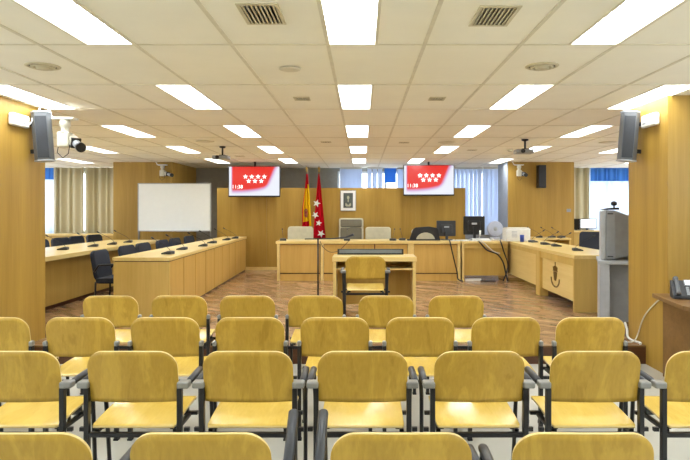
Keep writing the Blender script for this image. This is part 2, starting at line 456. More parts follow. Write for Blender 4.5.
def vent(px, py, w, h, label, n=8):
    d = F*(CEIL-CAMZ)/(CY-py); x = PX(px, d)
    r = thing('ceiling_vent', label, 'air vent', (x, d, CEIL), 0, 'slatted ceiling air vents')
    m = MB(); t = .02
    for a in ((-w/2, w/2, -h/2, -h/2+t), (-w/2, w/2, h/2-t, h/2), (-w/2, -w/2+t, -h/2+t, h/2-t), (w/2-t, w/2, -h/2+t, h/2-t)): m.box(a[0], a[1], a[2], a[3], -.006, .003)
    m.build('frame', VENTM, r)
    B(-w/2+t, w/2-t, -h/2+t, h/2-t, .0, .004).build('backing', VENTD, r)
    m = MB()
    for k in range(n):
        x0 = -w/2+t+(w-2*t)*(k+.5)/n; m.box(x0-.0045, x0+.0045, -h/2+t, h/2-t, -.005, .001)
    m.build('slat', VENTM, r)
vent(262, 14, .22, .33, 'large square slatted ceiling vent left of the nearest centre light')
vent(494, 16, .22, .33, 'large square slatted ceiling vent right of the nearest centre light')
vent(302, 98.5, .15, .17, 'small slatted ceiling vent above, just left of the second centre light', 5)
vent(437, 98.5, .15, .17, 'small slatted ceiling vent just right of the second centre light', 5)
vent(326, 142, .16, .16, 'small slatted ceiling vent left of the third centre light', 5)
vent(404, 142.5, .16, .16, 'small slatted ceiling vent right of the third centre light', 5)
vent(240, 156, .18, .16, 'small far ceiling vent above the left television', 5)
vent(472, 150, .16, .16, 'small far ceiling vent above the dark computer monitor', 5)
def round_diff(px, py, R, label, plainf=False):
    d = F*(CEIL-CAMZ)/(CY-py); x = PX(px, d)
    if plainf:
        o = MB().lathe([(R, 0), (R, -.006), (R*.8, -.012), (0.001, -.014)], seg=28).build('ceiling_speaker', TBAR, loc=(x, d, CEIL-.005)); tag(o, label, 'ceiling speaker', 'round ceiling covers'); return
    r = thing('round_diffuser', label, 'air diffuser', (x, d, CEIL), 0, 'round ceiling air diffusers')
    MB().lathe([(R, .004), (R, -.004), (R*.82, -.012), (R*.8, 0)], seg=28).build('rim', VENTM, r)
    MB().lathe([(R*.79, -.001), (R*.6, -.002), (.001, -.002)], seg=28).build('recess', VENTD, r)
    MB().lathe([(R*.7, -.004), (R*.66, -.018), (R*.52, -.016), (R*.5, -.004)], seg=28).build('ring', VENTM, r)
    MB().lathe([(R*.42, -.004), (R*.4, -.02), (.001, -.022)], seg=28).build('cone', VENTM, r)
round_diff(43, 66, .12, 'round ringed air diffuser in the ceiling at the upper left')
round_diff(542, 66, .12, 'round ringed air diffuser in the ceiling at the upper right')
round_diff(290, 68, .08, 'plain round ceiling speaker cover left of the centre lights', True)
round_diff(205, 141, .14, 'faint round ceiling cover above the left projector', True)
round_diff(447, 142, .14, 'faint round ceiling cover above the right television', True)
round_diff(608, 142, .14, 'faint round ceiling cover right of the right projector', True)
d0 = F*(CEIL-CAMZ)/(CY-149)
o = MB().lathe([(.05, 0), (.05, -.02), (.035, -.04), (.001, -.045)], seg=18).build('smoke_detector', CREAMP, loc=(PX(510, d0), d0, CEIL-.005)); tag(o, 'small cream smoke detector on the ceiling left of the right projector', 'smoke detector')

# ------------------------------------------------------------------ windows dressing
def curtain(name, x0, x1, y, z0, z1, amp, per, mat, label, cat, solid=.004, ph=0, group=None):
    n = int((x1-x0)/per*10)+4
    def fn(u, v):
        x = x0+(x1-x0)*u; a = amp*(1+.25*math.sin(7*u+ph))
        return (x+.15*per*math.sin(2*PI*x/per*.5+ph), y+a*math.sin(2*PI*x/per+ph+.6*math.sin(3.1*x)), z0+(z1-z0)*v)
    o = MB().grid(n, 4, fn).build(name, mat, solid=solid)
    return tag(o, label, cat, group)
curtain('curtain', -7.66, -6.88, 14.55, PL+.04, 2.57, .045, .16, TANCURT, 'long tan curtain at the far left window, left half', 'curtain')
curtain('curtain', -6.85, -5.62, 14.55, PL+.04, 2.57, .045, .16, TANCURT, 'long tan curtain at the far left window, right half beside the wood block', 'curtain', ph=1)
curtain('curtain', 4.85, 5.68, 14.6, PL+.04, 2.57, .045, .16, TANCURT, 'long tan curtain at the far right window', 'curtain')
curtain('sheer_curtain', 5.66, 7.5, 14.76, PL+.04, 2.56, .02, .2, SHEER, 'white sheer curtain glowing at the far right window', 'curtain')
curtain('sheer_curtain', -8.6, -7.55, 14.76, PL+.04, 2.56, .02, .2, SHEER, 'white sheer curtain glowing at the far left window', 'curtain')
curtain('roller_blind', 5.72, 7.48, 14.69, 2.24, 2.57, .012, .12, BLUEBLIND, 'blue pleated blind across the top of the far right window', 'blind')
curtain('roller_blind', -8.58, -7.56, 14.69, 2.28, 2.57, .012, .12, BLUEBLIND, 'blue pleated blind across the top of the far left window', 'blind')
def vertical_blinds(x0, x1, label, y=14.7, z0=.9, z1=2.54, w=.127, ang=.5):
    r = thing('vertical_blind', label, 'blind', ((x0+x1)/2, y, PL), 0, 'vertical blinds over the central windows')
    B(x0-(x0+x1)/2, x1-(x0+x1)/2, -.02, .02, z1-PL, z1+.04-PL).build('headrail', WHITE, r)
    m = MB(); n = int((x1-x0)/(w*.82))
    for k in range(n):
        xc = x0+(k+.5)*(x1-x0)/n-(x0+x1)/2
        M = Matrix.Translation((xc, 0, 0)) @ Matrix.Rotation(ang, 4, 'Z')
        m.box(-w/2, w/2, -.001, .001, z0-PL, z1-PL, M=M)
    o = m.build('slat', BLINDS, r)
vertical_blinds(-.55, -.0, 'pale blue vertical blind left part, above the portrait')
vertical_blinds(.12, .52, 'narrow pale blue vertical blind above the bench, left of the bare window gap')
vertical_blinds(.88, 3.0, 'wide pale blue vertical blind beside and behind the right television')
vertical_blinds(3.02, 3.6, 'pale blue vertical blind end against the wood block', ang=-.5)
o = B(.56, .85, 14.7, 14.712, 2.2, 2.56).build('roller_blind', BLUEBLIND); tag(o, 'short dark blue roller blind in the bare gap left of the right television', 'blind')
for x0, x1, z, lab in ((-8.6, -5.6, .95, 'long pale wood ledge under the far left window behind the dark chairs'), (4.72, 7.6, 1.03, 'pale wood counter under the far right window carrying the computers')):
    r = thing('window_counter', lab, 'counter', (x0, 13.93, PL))
    B(0, x1-x0, 0, .5, z-PL-.04, z-PL).build('worktop', DESKTOP, r, bevel=.003)
    B(.02, x1-x0-.02, .04, .06, 0, z-PL-.04).build('front_panel', PANELW, r)
    for xx in (0, x1-x0-.03): B(xx, xx+.03, .06, .48, 0, z-PL-.04).build('side_panel', PANELW, r)

# ------------------------------------------------------------------ plywood armchairs
def make_chair(name='plywood_armchair', arm_dz=(0, 0), arms=True):
    r = thing(name, 'x', 'chair')
    hw = .227; rc = .085; zb, zt = .553, .822
    def back(u, v):
        s = math.sin((u-.5)*PI)        # denser near the edges
        x = hw*(s if abs(s) < 1 else math.copysign(1, s))
        ax = abs(x); top = zt-.006*(ax/hw)**2
        if ax > hw-rc: top = top-rc+math.sqrt(max(0, rc*rc-(ax-hw+rc)**2))
        bot = zb
        if ax > hw-.012: bot = zb+.012-math.sqrt(max(0, .012**2-(ax-hw+.012)**2))
        z = bot+(top-bot)*v
        y = -.02+.022*(x/hw)**2-.05*((z-zb)/(zt-zb))**1.3+.004
        return (x, y, z)
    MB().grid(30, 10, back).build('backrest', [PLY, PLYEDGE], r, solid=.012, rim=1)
    sw = .212; y0, y1 = -.02, .42
    def seat(u, v):
        s = math.sin((u-.5)*PI); w = 1.0
        yy = y0+(y1-y0)*v
        if v > .82: w = 1-.10*((v-.82)/.18)**2.5
        if v < .06: w = 1-.03*((.06-v)/.06)**2
        x = sw*w*s
        z = .428+.03*math.sin(min(1, v/.8)*PI/2)
        if v > .85: z -= .03*((v-.85)/.15)**2
        z -= .008*math.cos(s*PI/2)*math.sin(v*PI)
        return (x, yy, z)
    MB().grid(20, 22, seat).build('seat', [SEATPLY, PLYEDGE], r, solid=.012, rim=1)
    for i, sg in enumerate((-1, 1)):
        dz = arm_dz[i]
        x = sg*.2355
        B(x-.0125, x+.0125, -.03, .0, .012, .625).build('leg', BLACK, r, bevel=.002)
        foot = B(x-.015, x+.015, -.033, .003, 0, .012).build('foot_cap', RUBBER, r)
        bx = sorted((sg*.223, sg*(.284 if arms else .25)))
        B(bx[0], bx[1], -.034, .026 if arms else .006, .624, .658).build('arm_bracket', SILVER, r, bevel=.009, seg=3)
        if not arms:
            MB().tube([(sg*.2355, .27, .40), (sg*.2355, .30, .012)], .0115, 10).build('leg', BLACK, r)
            MB().tube([(sg*.2355, .30, 0), (sg*.2355, .30, .02)], .015, 10).build('foot_cap', RUBBER, r)
            continue
        xa = sg*.27; za = .643+dz
        MB().tube([(xa, .026, .643), (xa, .035, .645+dz*.1), (xa, .12, .649+dz*.45), (xa-sg*.002, .235, za+.008), (xa-sg*.003, .262, za+.001), (xa-sg*.004, .272, za-.012)], [.012, .0175, .0185, .0185, .015, .008], 14).build('armrest', ARMPAD, r)
        MB().tube([(sg*.268, .245, za-.008), (sg*.267, .25, za-.05), (sg*.262, .26, .5), (sg*.256, .31, .012)], .0115, 10).build('leg', BLACK, r)
        MB().tube([(sg*.256, .31, 0), (sg*.256, .31, .02)], .015, 10).build('foot_cap', RUBBER, r)
    f = MB()
    f.box(-.226, .226, -.025, .0, .375, .398); f.box(-.245, .245, .262, .284, .39, .41)
    for sg in (-1, 1):
        a, b_ = sorted((sg*.19, sg*.212)); f.box(a, b_, .012, .262, .385, .405)
        a, b_ = sorted((sg*.17, sg*.2)); f.box(a, b_, .03, .06, .398, .424); f.box(a, b_, .24, .27, .41, .44)
    f.build('frame', BLACK, r, bevel=.002)
    for sg in (-1, 1):
        a, b_ = sorted((sg*.253, sg*.279)); B(a, b_, -.008, .01, .40, .42).build('link_bar', BLACK, r)
    return r
rows = [
 ('A', 'nearest row', 1.905, [-1.1, -.52, .126, .713], 0),
 ('B', 'second row from the camera', 2.98, [-1.755, -1.16, -.576, .0025, .593, 1.18, 1.765], 0),
 ('C', 'third row from the camera', 3.90, [-2.43, -1.865, -1.303, -.742, -.18, .385, .952, 1.512], 0),
 ('D', 'farthest row', 4.87, [-2.08, -1.51, -.947, -.385, .199, .779], 0)]
ordn = ['first', 'second', 'third', 'fourth', 'fifth', 'sixth', 'seventh', 'eighth']
chair = make_chair(); first = True
plainc = make_chair('plywood_chair', arms=False); pfirst = True
for key, rn, d, xs, _ in rows:
    for i, x in enumerate(xs):
        lab = 'golden plywood armchair, %s from the left in the %s' % (ordn[i], rn)
        if key == 'A' and i in (1, 2):
            c2 = make_chair(arm_dz=(0, .13) if i == 1 else (.13, 0))
            place(c2, True, (x, d+.02, 0), 0, lab, 'plywood audience armchairs, nearest row')
        elif key in 'CD':
            place(plainc, pfirst, (x, d+.02, 0), random.uniform(-.006, .006), lab.replace('armchair', 'chair'), 'plywood audience chairs, %s' % rn); pfirst = False
        else:
            place(chair, first, (x, d+.02, 0), random.uniform(-.006, .006), lab, 'plywood audience armchairs, %s' % rn); first = False
place(chair, False, (PX(365.5, 6.7), 6.72, PL), 0, 'golden plywood armchair standing alone on the platform at the small central desk', 'plywood witness chair')

# ------------------------------------------------------------------ desks
def add_mic_proto():
    r = thing('desk_microphone', 'x', 'microphone')
    m = MB(); m.prism([(-.07, 0), (.07, 0), (.07, .018), (-.02, .045), (-.07, .04)], 'X', -.06, .06)
    m.build('base', DGREYP, r, bevel=.006)
    MB().tube([(0, -.03, .04), (0, -.025, .06), (0, .03, .11), (0, .14, .17), (0, .2, .20)], .003, 8).build('gooseneck', BLACK, r)
    MB().tube([(0, .2, .20), (0, .21, .206), (0, .235, .222), (0, .243, .228)], [.004, .01, .01, .005], 10).build('microphone_head', BLACK, r)
    return r
mic = add_mic_proto(); mic_first = [True]
def put_mic(x, y, z, rz, label, group):
    place(mic, mic_first[0], (x, y, z), rz, label, group); mic_first[0] = False
DH = .75  # desk height
# inner left desk, running away from the camera along the aisle
def quadprism(mb, pts, z0, z1): return mb.prism(pts, 'Z', z0, z1)
idk = thing('long_desk', 'long pale wood desk with panelled front running along the left of the aisle', 'desk', (-2.8, 7.35, PL))
FW = .53
ox, oy = -2.8, 7.35
def L(p): return (p[0]-ox, p[1]-oy)
xn, xf_ = -2.40, -2.56; y0, y1 = 7.35, 13.05
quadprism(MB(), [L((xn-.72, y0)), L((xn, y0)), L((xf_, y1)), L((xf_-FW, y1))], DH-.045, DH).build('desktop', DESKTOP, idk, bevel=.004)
quadprism(MB(), [L((xn-.70, y0+.015)), L((xn-.02, y0+.015)), L((xf_-.02, y1)), L((xf_-.04, y1)), L((xn-.04, y0+.04)), L((xn-.70, y0+.04))], DH-.057, DH-.045).build('shadow_gap', RISERW, idk)  # dark strip painting the shadow line under the desktop
B(xn-.71-ox, xn-.01-ox, .01, .04, 0, DH-.057).build('end_panel', DESKWOOD, idk)
n = 9
for k in range(n):
    a = y0+.045+(y1-y0-.045)*k/n; b_ = y0+.045+(y1-y0-.045)*(k+1)/n-.016
    xa = xn+(xf_-xn)*(a-y0)/(y1-y0)-.012; xb = xn+(xf_-xn)*(b_-y0)/(y1-y0)-.012
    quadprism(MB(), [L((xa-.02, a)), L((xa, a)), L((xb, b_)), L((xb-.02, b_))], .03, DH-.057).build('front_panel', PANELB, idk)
quadprism(MB(), [L((xn-.045, y0+.05)), L((xn-.034, y0+.05)), L((xf_-.034, y1)), L((xf_-.045, y1))], .03, DH-.057).build('inner_panel', RISERW, idk)  # dark backing added so the panel seams read as shadow lines
quadprism(MB(), [L((xn-.06, y0+.05)), L((xn-.035, y0+.05)), L((xf_-.035, y1)), L((xf_-.06, y1))], 0, .03).build('plinth', RISERW, idk)
names = ['nearest of the mics on the inner left desk', 'second nearest on the inner left desk', 'third nearest on the inner left desk', 'fourth nearest on the inner left desk', 'second farthest on the inner left desk', 'farthest on the inner left desk']
for i, (px, py) in enumerate([(168, 253), (182, 248.7), (203, 245.4), (212, 242.4), (226.5, 239.4), (237, 237.8)]):
    d = .585*F/(py-CY); x = min(PX(px, d), xn+(xf_-xn)*(d-y0)/(y1-y0)-.09)
    put_mic(x, d, PL+DH, PI/2+.15*((i % 3)-1), 'dark gooseneck desk microphone, '+names[i], 'microphones on the inner left desk')
# outer left desk
od = thing('long_desk', 'long pale wood desk at the far left, partly hidden by the left pillar', 'desk', (-4.0, 6.5, PL))
B(-1.0, 0, 0, 5.15, DH-.06, DH).build('desktop', DESKTOP, od, bevel=.004)
B(-.22, -.19, .03, 4.9, .06, DH-.06).build('front_panel', PANELW, od)
B(-.25, -.215, .03, 4.9, 0, .06).build('plinth', RISERW, od)
for yy in (.03, 4.98): B(-.98, -.19, yy, yy+.03, 0, DH-.06).build('side_panel', DESKWOOD, od)
for i, (px, py) in enumerate([(63, 248.5), (93, 245.5), (112, 243.5), (128, 241.5)]):
    d = .58*F/(py-CY)
    put_mic(PX(px, d), d, PL+DH, PI/2+.2, 'dark gooseneck desk microphone, %s on the outer left desk' % ['nearest', 'second nearest', 'third nearest', 'farthest'][i], 'microphones on the outer left desk')
# right desk
rd = thing('long_desk', 'pale wood desk with bronze emblem on its front panel, running along the right', 'desk', (2.78, 7.7, PL))
Lr = 4.1
B(0, .75, 0, Lr, DH-.05, DH).build('desktop', DESKTOP, rd, bevel=.004)
B(.0, .73, .01, .05, 0, DH-.05).build('end_panel', DESKWOOD, rd)
B(.005, .14, 1.52, 1.72, 0, DH-.05).build('post', DESKWOOD, rd)
B(.005, .05, Lr-.04, Lr, 0, DH-.05).build('post', DESKWOOD, rd)
B(.7, .73, .05, Lr, 0, DH-.05).build('back_panel', PANELW, rd)
fp = B(.05, .07, .05, 1.52, .12, DH-.05).build('front_panel', DESKTOP, rd)
B(.05, .07, 1.72, Lr-.04, .12, DH-.05).build('front_panel', DESKTOP, rd)
B(.02, .05, .05, 1.52, DH-.15, DH-.05).build('front_rail', DESKWOOD, rd)
B(.02, .05, 1.72, Lr-.04, DH-.12, DH-.05).build('front_rail', DESKWOOD, rd)
em = MB(); ec = .90
# emblem: crown of uprights over a fluted shield, cradled by two thin curved sprays
for k in range(-2, 3): em.prism([(ec+k*.036-.009, .46), (ec+k*.036+.009, .46), (ec+k*.042+.009, .535-.012*abs(k)), (ec+k*.042-.009, .535-.012*abs(k))], 'X', .040, .050)
em.prism([(ec-.095, .447), (ec+.095, .447), (ec+.095, .46), (ec-.095, .46)], 'X', .040, .050)
for k in range(-1, 2): em.prism([(ec+k*.055-.02, .44), (ec+k*.045-.016, .38), (ec+k*.02-.008, .31), (ec+k*.02+.008, .31), (ec+k*.045+.016, .38), (ec+k*.055+.02, .44)], 'X', .040, .050)
em.prism([(ec-.006, .54), (ec+.006, .54), (ec+.006, .58), (ec-.006, .58)], 'X', .040, .050)
for sg in (-1, 1):
    ts = [.12+.19*k for k in range(9)]
    pts = [(ec+sg*.19*math.sin(t), .34-.13*math.cos(t)) for t in ts]
    inn = [(ec+sg*.165*math.sin(t), .34-(.112-.006*math.sin(9*t))*math.cos(t)) for t in ts]
    for k in range(8): em.prism([pts[k], pts[k+1], inn[k+1], inn[k]], 'X', .040, .050)
eo = em.build('emblem', DARKGOLD, fp); eo['label'] = 'bronze coloured crest with crown and curved sprays'
for i, (px, py) in enumerate([(577, 249.8), (556, 245.5), (546, 243.8), (531, 241)]):
    d = .585*F/(py-CY)
    put_mic(3.13+.03*(i == 1), min(d, 10.75), PL+DH, -PI/2+.15*(i-1), 'dark gooseneck desk microphone, %s on the right desk with the emblem' % ['nearest', 'second nearest', 'third nearest', 'farthest'][i], 'microphones on the right desk')
# far right counter
fr = thing('wall_counter', 'pale wood counter against the far right wood block', 'counter', (3.6, 12.3, PL))
B(0, .78, 0, .7, DH-.04, DH).build('desktop', BENCHTOP, fr, bevel=.003)
for xx in (0, .74): B(xx, xx+.04, .02, .7, 0, DH-.04).build('leg', DESKWOOD, fr)
B(.04, .74, .5, .52, .1, DH-.04).build('back_panel', PANELW, fr)
for i, x in enumerate((3.78, 4.05, 4.25)):
    put_mic(x, 12.55, PL+DH, PI/2+.3*i-.3, 'dark gooseneck microphone on the far right counter, %s' % ['leftmost', 'middle one', 'rightmost'][i], 'microphones on the far right counter')

# ---- tribunal bench
bx0, bx1, by = -1.61, 1.86, 11.1
tb_ = thing('judges_bench', 'long pale wood bench with panelled front across the back of the room', 'desk', (0, by, PL))
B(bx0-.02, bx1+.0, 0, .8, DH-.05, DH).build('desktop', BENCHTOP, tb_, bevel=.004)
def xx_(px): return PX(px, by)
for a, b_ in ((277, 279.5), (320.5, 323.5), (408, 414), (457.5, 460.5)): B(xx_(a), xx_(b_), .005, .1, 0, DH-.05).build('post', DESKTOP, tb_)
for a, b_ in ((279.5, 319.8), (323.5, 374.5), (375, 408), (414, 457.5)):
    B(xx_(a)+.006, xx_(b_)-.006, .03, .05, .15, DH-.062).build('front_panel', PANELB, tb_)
    B(xx_(a)+.004, xx_(b_)-.004, .035, .05, 0, .128).build('kick_panel', PANELB, tb_)
B(bx0+.02, bx1-.02, .05, .06, .1, DH-.05).build('inner_panel', RISERW, tb_)
for xx in (bx0+.01, bx1-.05): B(xx, xx+.04, .1, .78, 0, DH-.05).build('side_panel', DESKWOOD, tb_)
sb = thing('side_bench', 'pale wood desk section with open foot joining bench and right desk', 'desk', (1.88, by, PL))
B(0, .885, .0, .7, DH-.05, DH).build('desktop', BENCHTOP, sb, bevel=.004)
B(.01, .05, .01, .1, 0, DH-.05).build('post', DESKTOP, sb)
B(.05, .88, .05, .07, .1, DH-.05).build('front_panel', PANELW, sb)
B(.05, .88, .02, .05, DH-.13, DH-.05).build('front_rail', DESKWOOD, sb)
for xx in (.01, .84): B(xx, xx+.03, .12, .68, 0, DH-.05).build('side_panel', DESKWOOD, sb)
for i, (px, a) in enumerate([(283, .2), (347, 0), (393, -.2), (402.5, .1)]):
    put_mic(PX(px, 11.35), 11.35+(.12 if i == 3 else 0), PL+DH, a, 'gooseneck microphone on the judges bench, %s' % ['in front of the left white chair', 'in front of the tall taupe chair', 'left of the pair beside the right white chair', 'right of the pair beside the right white chair'][i], 'microphones on the judges bench')

# ---- witness table
wt = thing('witness_table', 'small pale wood desk with shelf in the middle of the platform', 'desk', (PX(374.5, 7.43), 7.43, PL))
hw = .535
B(-hw, hw, 0, .5, DH-.06, DH).build('desktop', BENCHTOP, wt, bevel=.006)
for sg in (-1, 1):
    a, b_ = sorted((sg*(hw-.01), sg*(hw-.05))); B(a, b_, .02, .49, 0, DH-.06).build('side_panel', DESKTOP, wt)
B(-hw+.05, hw-.05, .05, .45, DH-.17, DH-.15).build('shelf', DESKTOP, wt)
B(-hw+.05, hw-.05, .46, .48, .08, DH-.06).build('back_panel', PANELW, wt)
sc_ = thing('display_strip', 'low dark framed glass strip lying at the back of the small central desk', 'screen', (PX(370.5, 7.8), 7.82, PL+DH))
B(-.44, .44, 0, .03, 0, .075).build('frame', BLACK, sc_, bevel=.003)
B(-.415, .415, -.004, 0, .02, .066).build('glass', SLATE, sc_)

# ------------------------------------------------------------------ dark chairs by the side desks
def make_dark_chair():
    r = thing('upholstered_armchair', 'x', 'chair')   # faces +Y
    def pad(u, v):
        return None
    m = MB(); M = Matrix.Translation((0, -.2, .60)) @ Matrix.Rotation(math.radians(10), 4, 'X')
    m.prism(rbox(-.225, .225, -.17, .22, .08), 'Y', -.03, .03, M=M)
    m.build('backrest', NAVY, r, bevel=.015, seg=3)
    MB().prism(rbox(-.23, .23, -.2, .23, .07), 'Z', .40, .47).build('seat', NAVY, r, bevel=.015, seg=3)
    for sg in (-1, 1):
        MB().tube([(sg*.22, .19, 0), (sg*.22, .19, .4)], .012).build('leg', BLACK, r)
        MB().tube([(sg*.22, -.2, 0), (sg*.22, -.18, .42)], .012).build('leg', BLACK, r)
        MB().tube([(sg*.238, -.19, .55), (sg*.265, -.12, .64), (sg*.265, .1, .65), (sg*.262, .14, .62), (sg*.25, .15, .44)], .014).build('armrest', BLACK, r)
    MB().tube([(0, -.18, .42), (0, -.215, .5)], .03).build('back_support', BLACK, r)
    return r
dc = make_dark_chair(); f1 = True
for i, d in enumerate((7.75, 8.75, 9.4, 10.3, 11.0, 11.9)):
    place(dc, f1, (-3.23 if i == 0 else -3.28, d, PL), -PI/2-(.0 if i == 0 else .08), 'dark navy upholstered armchair behind the inner left desk, %s' % ['nearest and most visible', 'second nearest', 'third nearest', 'fourth nearest', 'second farthest', 'farthest'][i], 'dark chairs behind the inner left desk'); f1 = False
for i, (px, d) in enumerate(((58, 10.4), (67, 11.1), (87, 11.75), (101, 12.5))):
    place(dc, False, (-5.5, d, PL), -PI/2-.15-.1*(i % 2), 'dark navy upholstered armchair behind the outer left desk, %s' % ['nearest', 'second nearest', 'second farthest', 'farthest'][i], 'dark chairs behind the outer left desk')
# office chairs
def office_chair(name, label, loc, rz, w, ztop, zlow, matb, matf, style=0, group=None, arms=True):
    r = thing(name, label, 'office chair', loc, rz, group)   # faces +Y
    M = Matrix.Translation((0, -.22, 0)) @ Matrix.Rotation(math.radians(6), 4, 'X')
    if style == 1:
        MB().prism(rbox(-w/2, w/2, zlow, ztop, .05), 'Y', -.03, .02, M=M).build('backrest', matf, r, bevel=.01, seg=3)
        a = MB().prism(rbox(-w/2+.035, w/2-.035, ztop-.2, ztop-.03, .03), 'Y', -.045, .05, M=M).build('head_cushion', matb, r, bevel=.012)
        MB().prism(rbox(-w/2+.035, w/2-.035, zlow+.05, ztop-.215, .03), 'Y', -.04, .045, M=M).build('back_cushion', matb, r, bevel=.012)
    else:
        MB().prism(rbox(-w/2, w/2, zlow, ztop, .06), 'Y', -.035, .03, M=M).build('backrest', matb, r, bevel=.018, seg=3)
    MB().prism(rbox(-w/2, w/2, -.2, .25, .07), 'Z', .42, .5).build('seat', matb, r, bevel=.02, seg=3)
    MB().tube([(0, -.15, .4), (0, -.27, .45), (0, -.235, zlow+.06)], .02).build('back_support', matf, r)
    MB().tube([(0, 0, .08), (0, 0, .42)], .025).build('gas_column', METAL, r)
    for k in range(5):
        a = 2*PI*k/5
        MB().tube([(0, 0, .09), (.235*math.cos(a), .235*math.sin(a), .065)], [.022, .014], 8).build('star_leg', DGREYP, r)
        MB().tube([(.235*math.cos(a)-.012*math.sin(a), .235*math.sin(a)+.012*math.cos(a), .0275), (.235*math.cos(a)+.012*math.sin(a), .235*math.sin(a)-.012*math.cos(a), .0275)], .0275, 12).build('caster', BLACK, r)
    for sg in ((-1, 1) if arms else ()):
        MB().tube([(sg*(w/2+.0), .08, .45), (sg*(w/2+.03), .08, .5), (sg*(w/2+.03), .08, .65)], .013).build('arm_post', DGREYP, r)
        B(sg*(w/2+.03)-.03, sg*(w/2+.03)+.03, -.08, .18, .65, .68).build('armrest', DGREYP, r, bevel=.01)
    return r
def zz(py, d): return PZ(py, d)-PL
office_chair('bench_chair', 'low off white upholstered chair behind the bench, left of the flags', (PX(299, 12.15), 12.15, PL), PI, .54, zz(226.5, 12.3), .62, BEIGEUP, CREAMP, arms=False)
office_chair('executive_chair', 'tall taupe leather chair with cushioned headrest behind the middle of the bench', (PX(351.0, 12.75), 12.66, PL), PI, .54, zz(218, 12.8), .6, TAUPE, BEIGEUP, 1)
office_chair('bench_chair', 'low off white upholstered chair behind the bench, right of the taupe one', (PX(378.5, 12.15), 12.15, PL), PI, .54, zz(227, 12.3), .62, BEIGEUP, CREAMP, arms=False)
office_chair('bench_chair', 'low off white chair behind the black hooped chair frame at the bench', (PX(425, 12.3), 12.4, PL), PI, .5, zz(229, 12.5), .62, BEIGEUP, CREAMP, arms=False)
office_chair('task_chair', 'large dark navy chair behind the right desk beside the grey cathode television', (PX(590, 10.2), 10.2, PL), PI/2+.9, .56, zz(231.5, 10.4), .55, NAVY, DGREYP)
# black hoop-backed frame on the bench (px 413-437)
hb = thing('black_hooped_case', 'black padded case with an arched opening lying on the bench by the dark monitor', 'case', (PX(424, 11.45), 11.45, PL+DH))
w = .27
out = [(-w-.02, 0), (-w, .05), (-w+.06, .22), (-w+.1, .25), (.1, .27), (w-.02, .24), (w, .2), (w+.04, 0)]
inn = [(w-.06, 0)]+[(.03+.19*math.cos(t), .155*math.sin(t)) for t in [PI*k/14 for k in range(15)]]+[(-w+.08, 0)]
def strip(mb, a, b, y0, y1):
    # closed ring polygon between outer path a and inner path b (same length resampled)
    def res(p, n):
        Ls = [0]
        for i in range(1, len(p)): Ls.append(Ls[-1]+math.dist(p[i], p[i-1]))
        o = []
        for k in range(n):
            t = Ls[-1]*k/(n-1); i = 1
            while i < len(Ls)-1 and Ls[i] < t: i += 1
            f = (t-Ls[i-1])/max(1e-9, Ls[i]-Ls[i-1]); o.append((p[i-1][0]+(p[i][0]-p[i-1][0])*f, p[i-1][1]+(p[i][1]-p[i-1][1])*f))
        return o
    A = res(a, 20); Bq = res(b, 20)
    for k in range(19): mb.prism([A[k], A[k+1], Bq[k+1], Bq[k]], 'Y', y0, y1)
m = MB(); strip(m, out, list(reversed(inn)), -.05, .05); m.build('shell', BLACKFAB, hb)
MB().box(-w-.06, w+.02, -.1, .1, -.0, .02).build('base_flap', BLACKFAB, hb)

# ------------------------------------------------------------------ computers and clutter on the bench
def monitor(name, label, x, y, z, rz, w, h, back=True, mat=DGREYP, zlift=.08):
    r = thing(name, label, 'computer monitor', (x, y, z), rz)   # screen faces +Y
    MB().prism(rbox(-w/2, w/2, zlift, zlift+h, .012), 'Y', -.02, .02).build('casing', mat, r, bevel=.004)
    B(-w*.3, w*.3, -.05, -.02, zlift+h*.2, zlift+h*.75).build('rear_housing', mat, r, bevel=.012)
    B(-w/2+.015, w/2-.015, .02, .022, zlift+.015, zlift+h-.015).build('screen', SCREEND if back else SCREENW, r)
    B(-.025, .025, -.075, -.05, .012, zlift+h*.45).build('stand_neck', mat, r)
    MB().prism(rbox(-.12, .12, -.1, .1, .04), 'Z', 0, .012).build('stand_base', mat, r)
    B(-.05, .05, -.053, -.05, zlift+h*.55, zlift+h*.65).build('badge', LGREYP, r)
    return r
monitor('computer_monitor', 'dark computer monitor seen from behind on the right end of the judges bench', PX(446.5, 11.6), 11.66, PL+DH, .1, .38, .31, zlift=.07)
monitor('computer_monitor', 'black computer monitor with its back turned in front of the pale blue blinds', PX(474.5, 11.4), 11.45, PL+DH, -.05, .41, .36, mat=BLACK, zlift=.11)
monitor('computer_monitor', 'lit white computer screen on the counter under the far right window', PX(588, 14.2), 14.2, 1.03, PI, .4, .24, back=False, mat=BLACK, zlift=.04)
monitor('computer_monitor', 'small black monitor on the counter by the far right wood block edge', PX(575.5, 14.2), 14.2, 1.03, PI-.5, .2, .26, mat=BLACK, zlift=.02)
# round fan
fn_ = thing('round_fan', 'round pale grey desk fan beside the white box on the bench', 'fan', (PX(495, 11.5), 11.5, PL+DH))
MB().lathe([(.001, -.045), (.10, -.04), (.15, -.02), (.158, 0), (.15, .03), (.001, .035)], c=(0, 0, .22), seg=32, axis='Y').build('head', PALEBLUE, fn_)
m = MB()
for rr in (.04, .075, .11, .14): m.lathe([(rr-.003, -.05+.1*max(0, rr-.1)), (rr+.003, -.05+.1*max(0, rr-.1)), (rr+.003, -.04+.2*max(0, rr-.1))], c=(0, 0, .22), seg=32, axis='Y')
m.build('grille', PALEBLUE, fn_)
MB().lathe([(.001, -.056), (.036, -.054), (.04, -.044), (.001, -.04)], c=(0, 0, .22), seg=24, axis='Y').build('hub_cap', LGREYP, fn_)
MB().prism(rbox(-.09, .09, -.06, .06, .03), 'Z', 0, .06).build('base', PALEBLUE, fn_, bevel=.008)
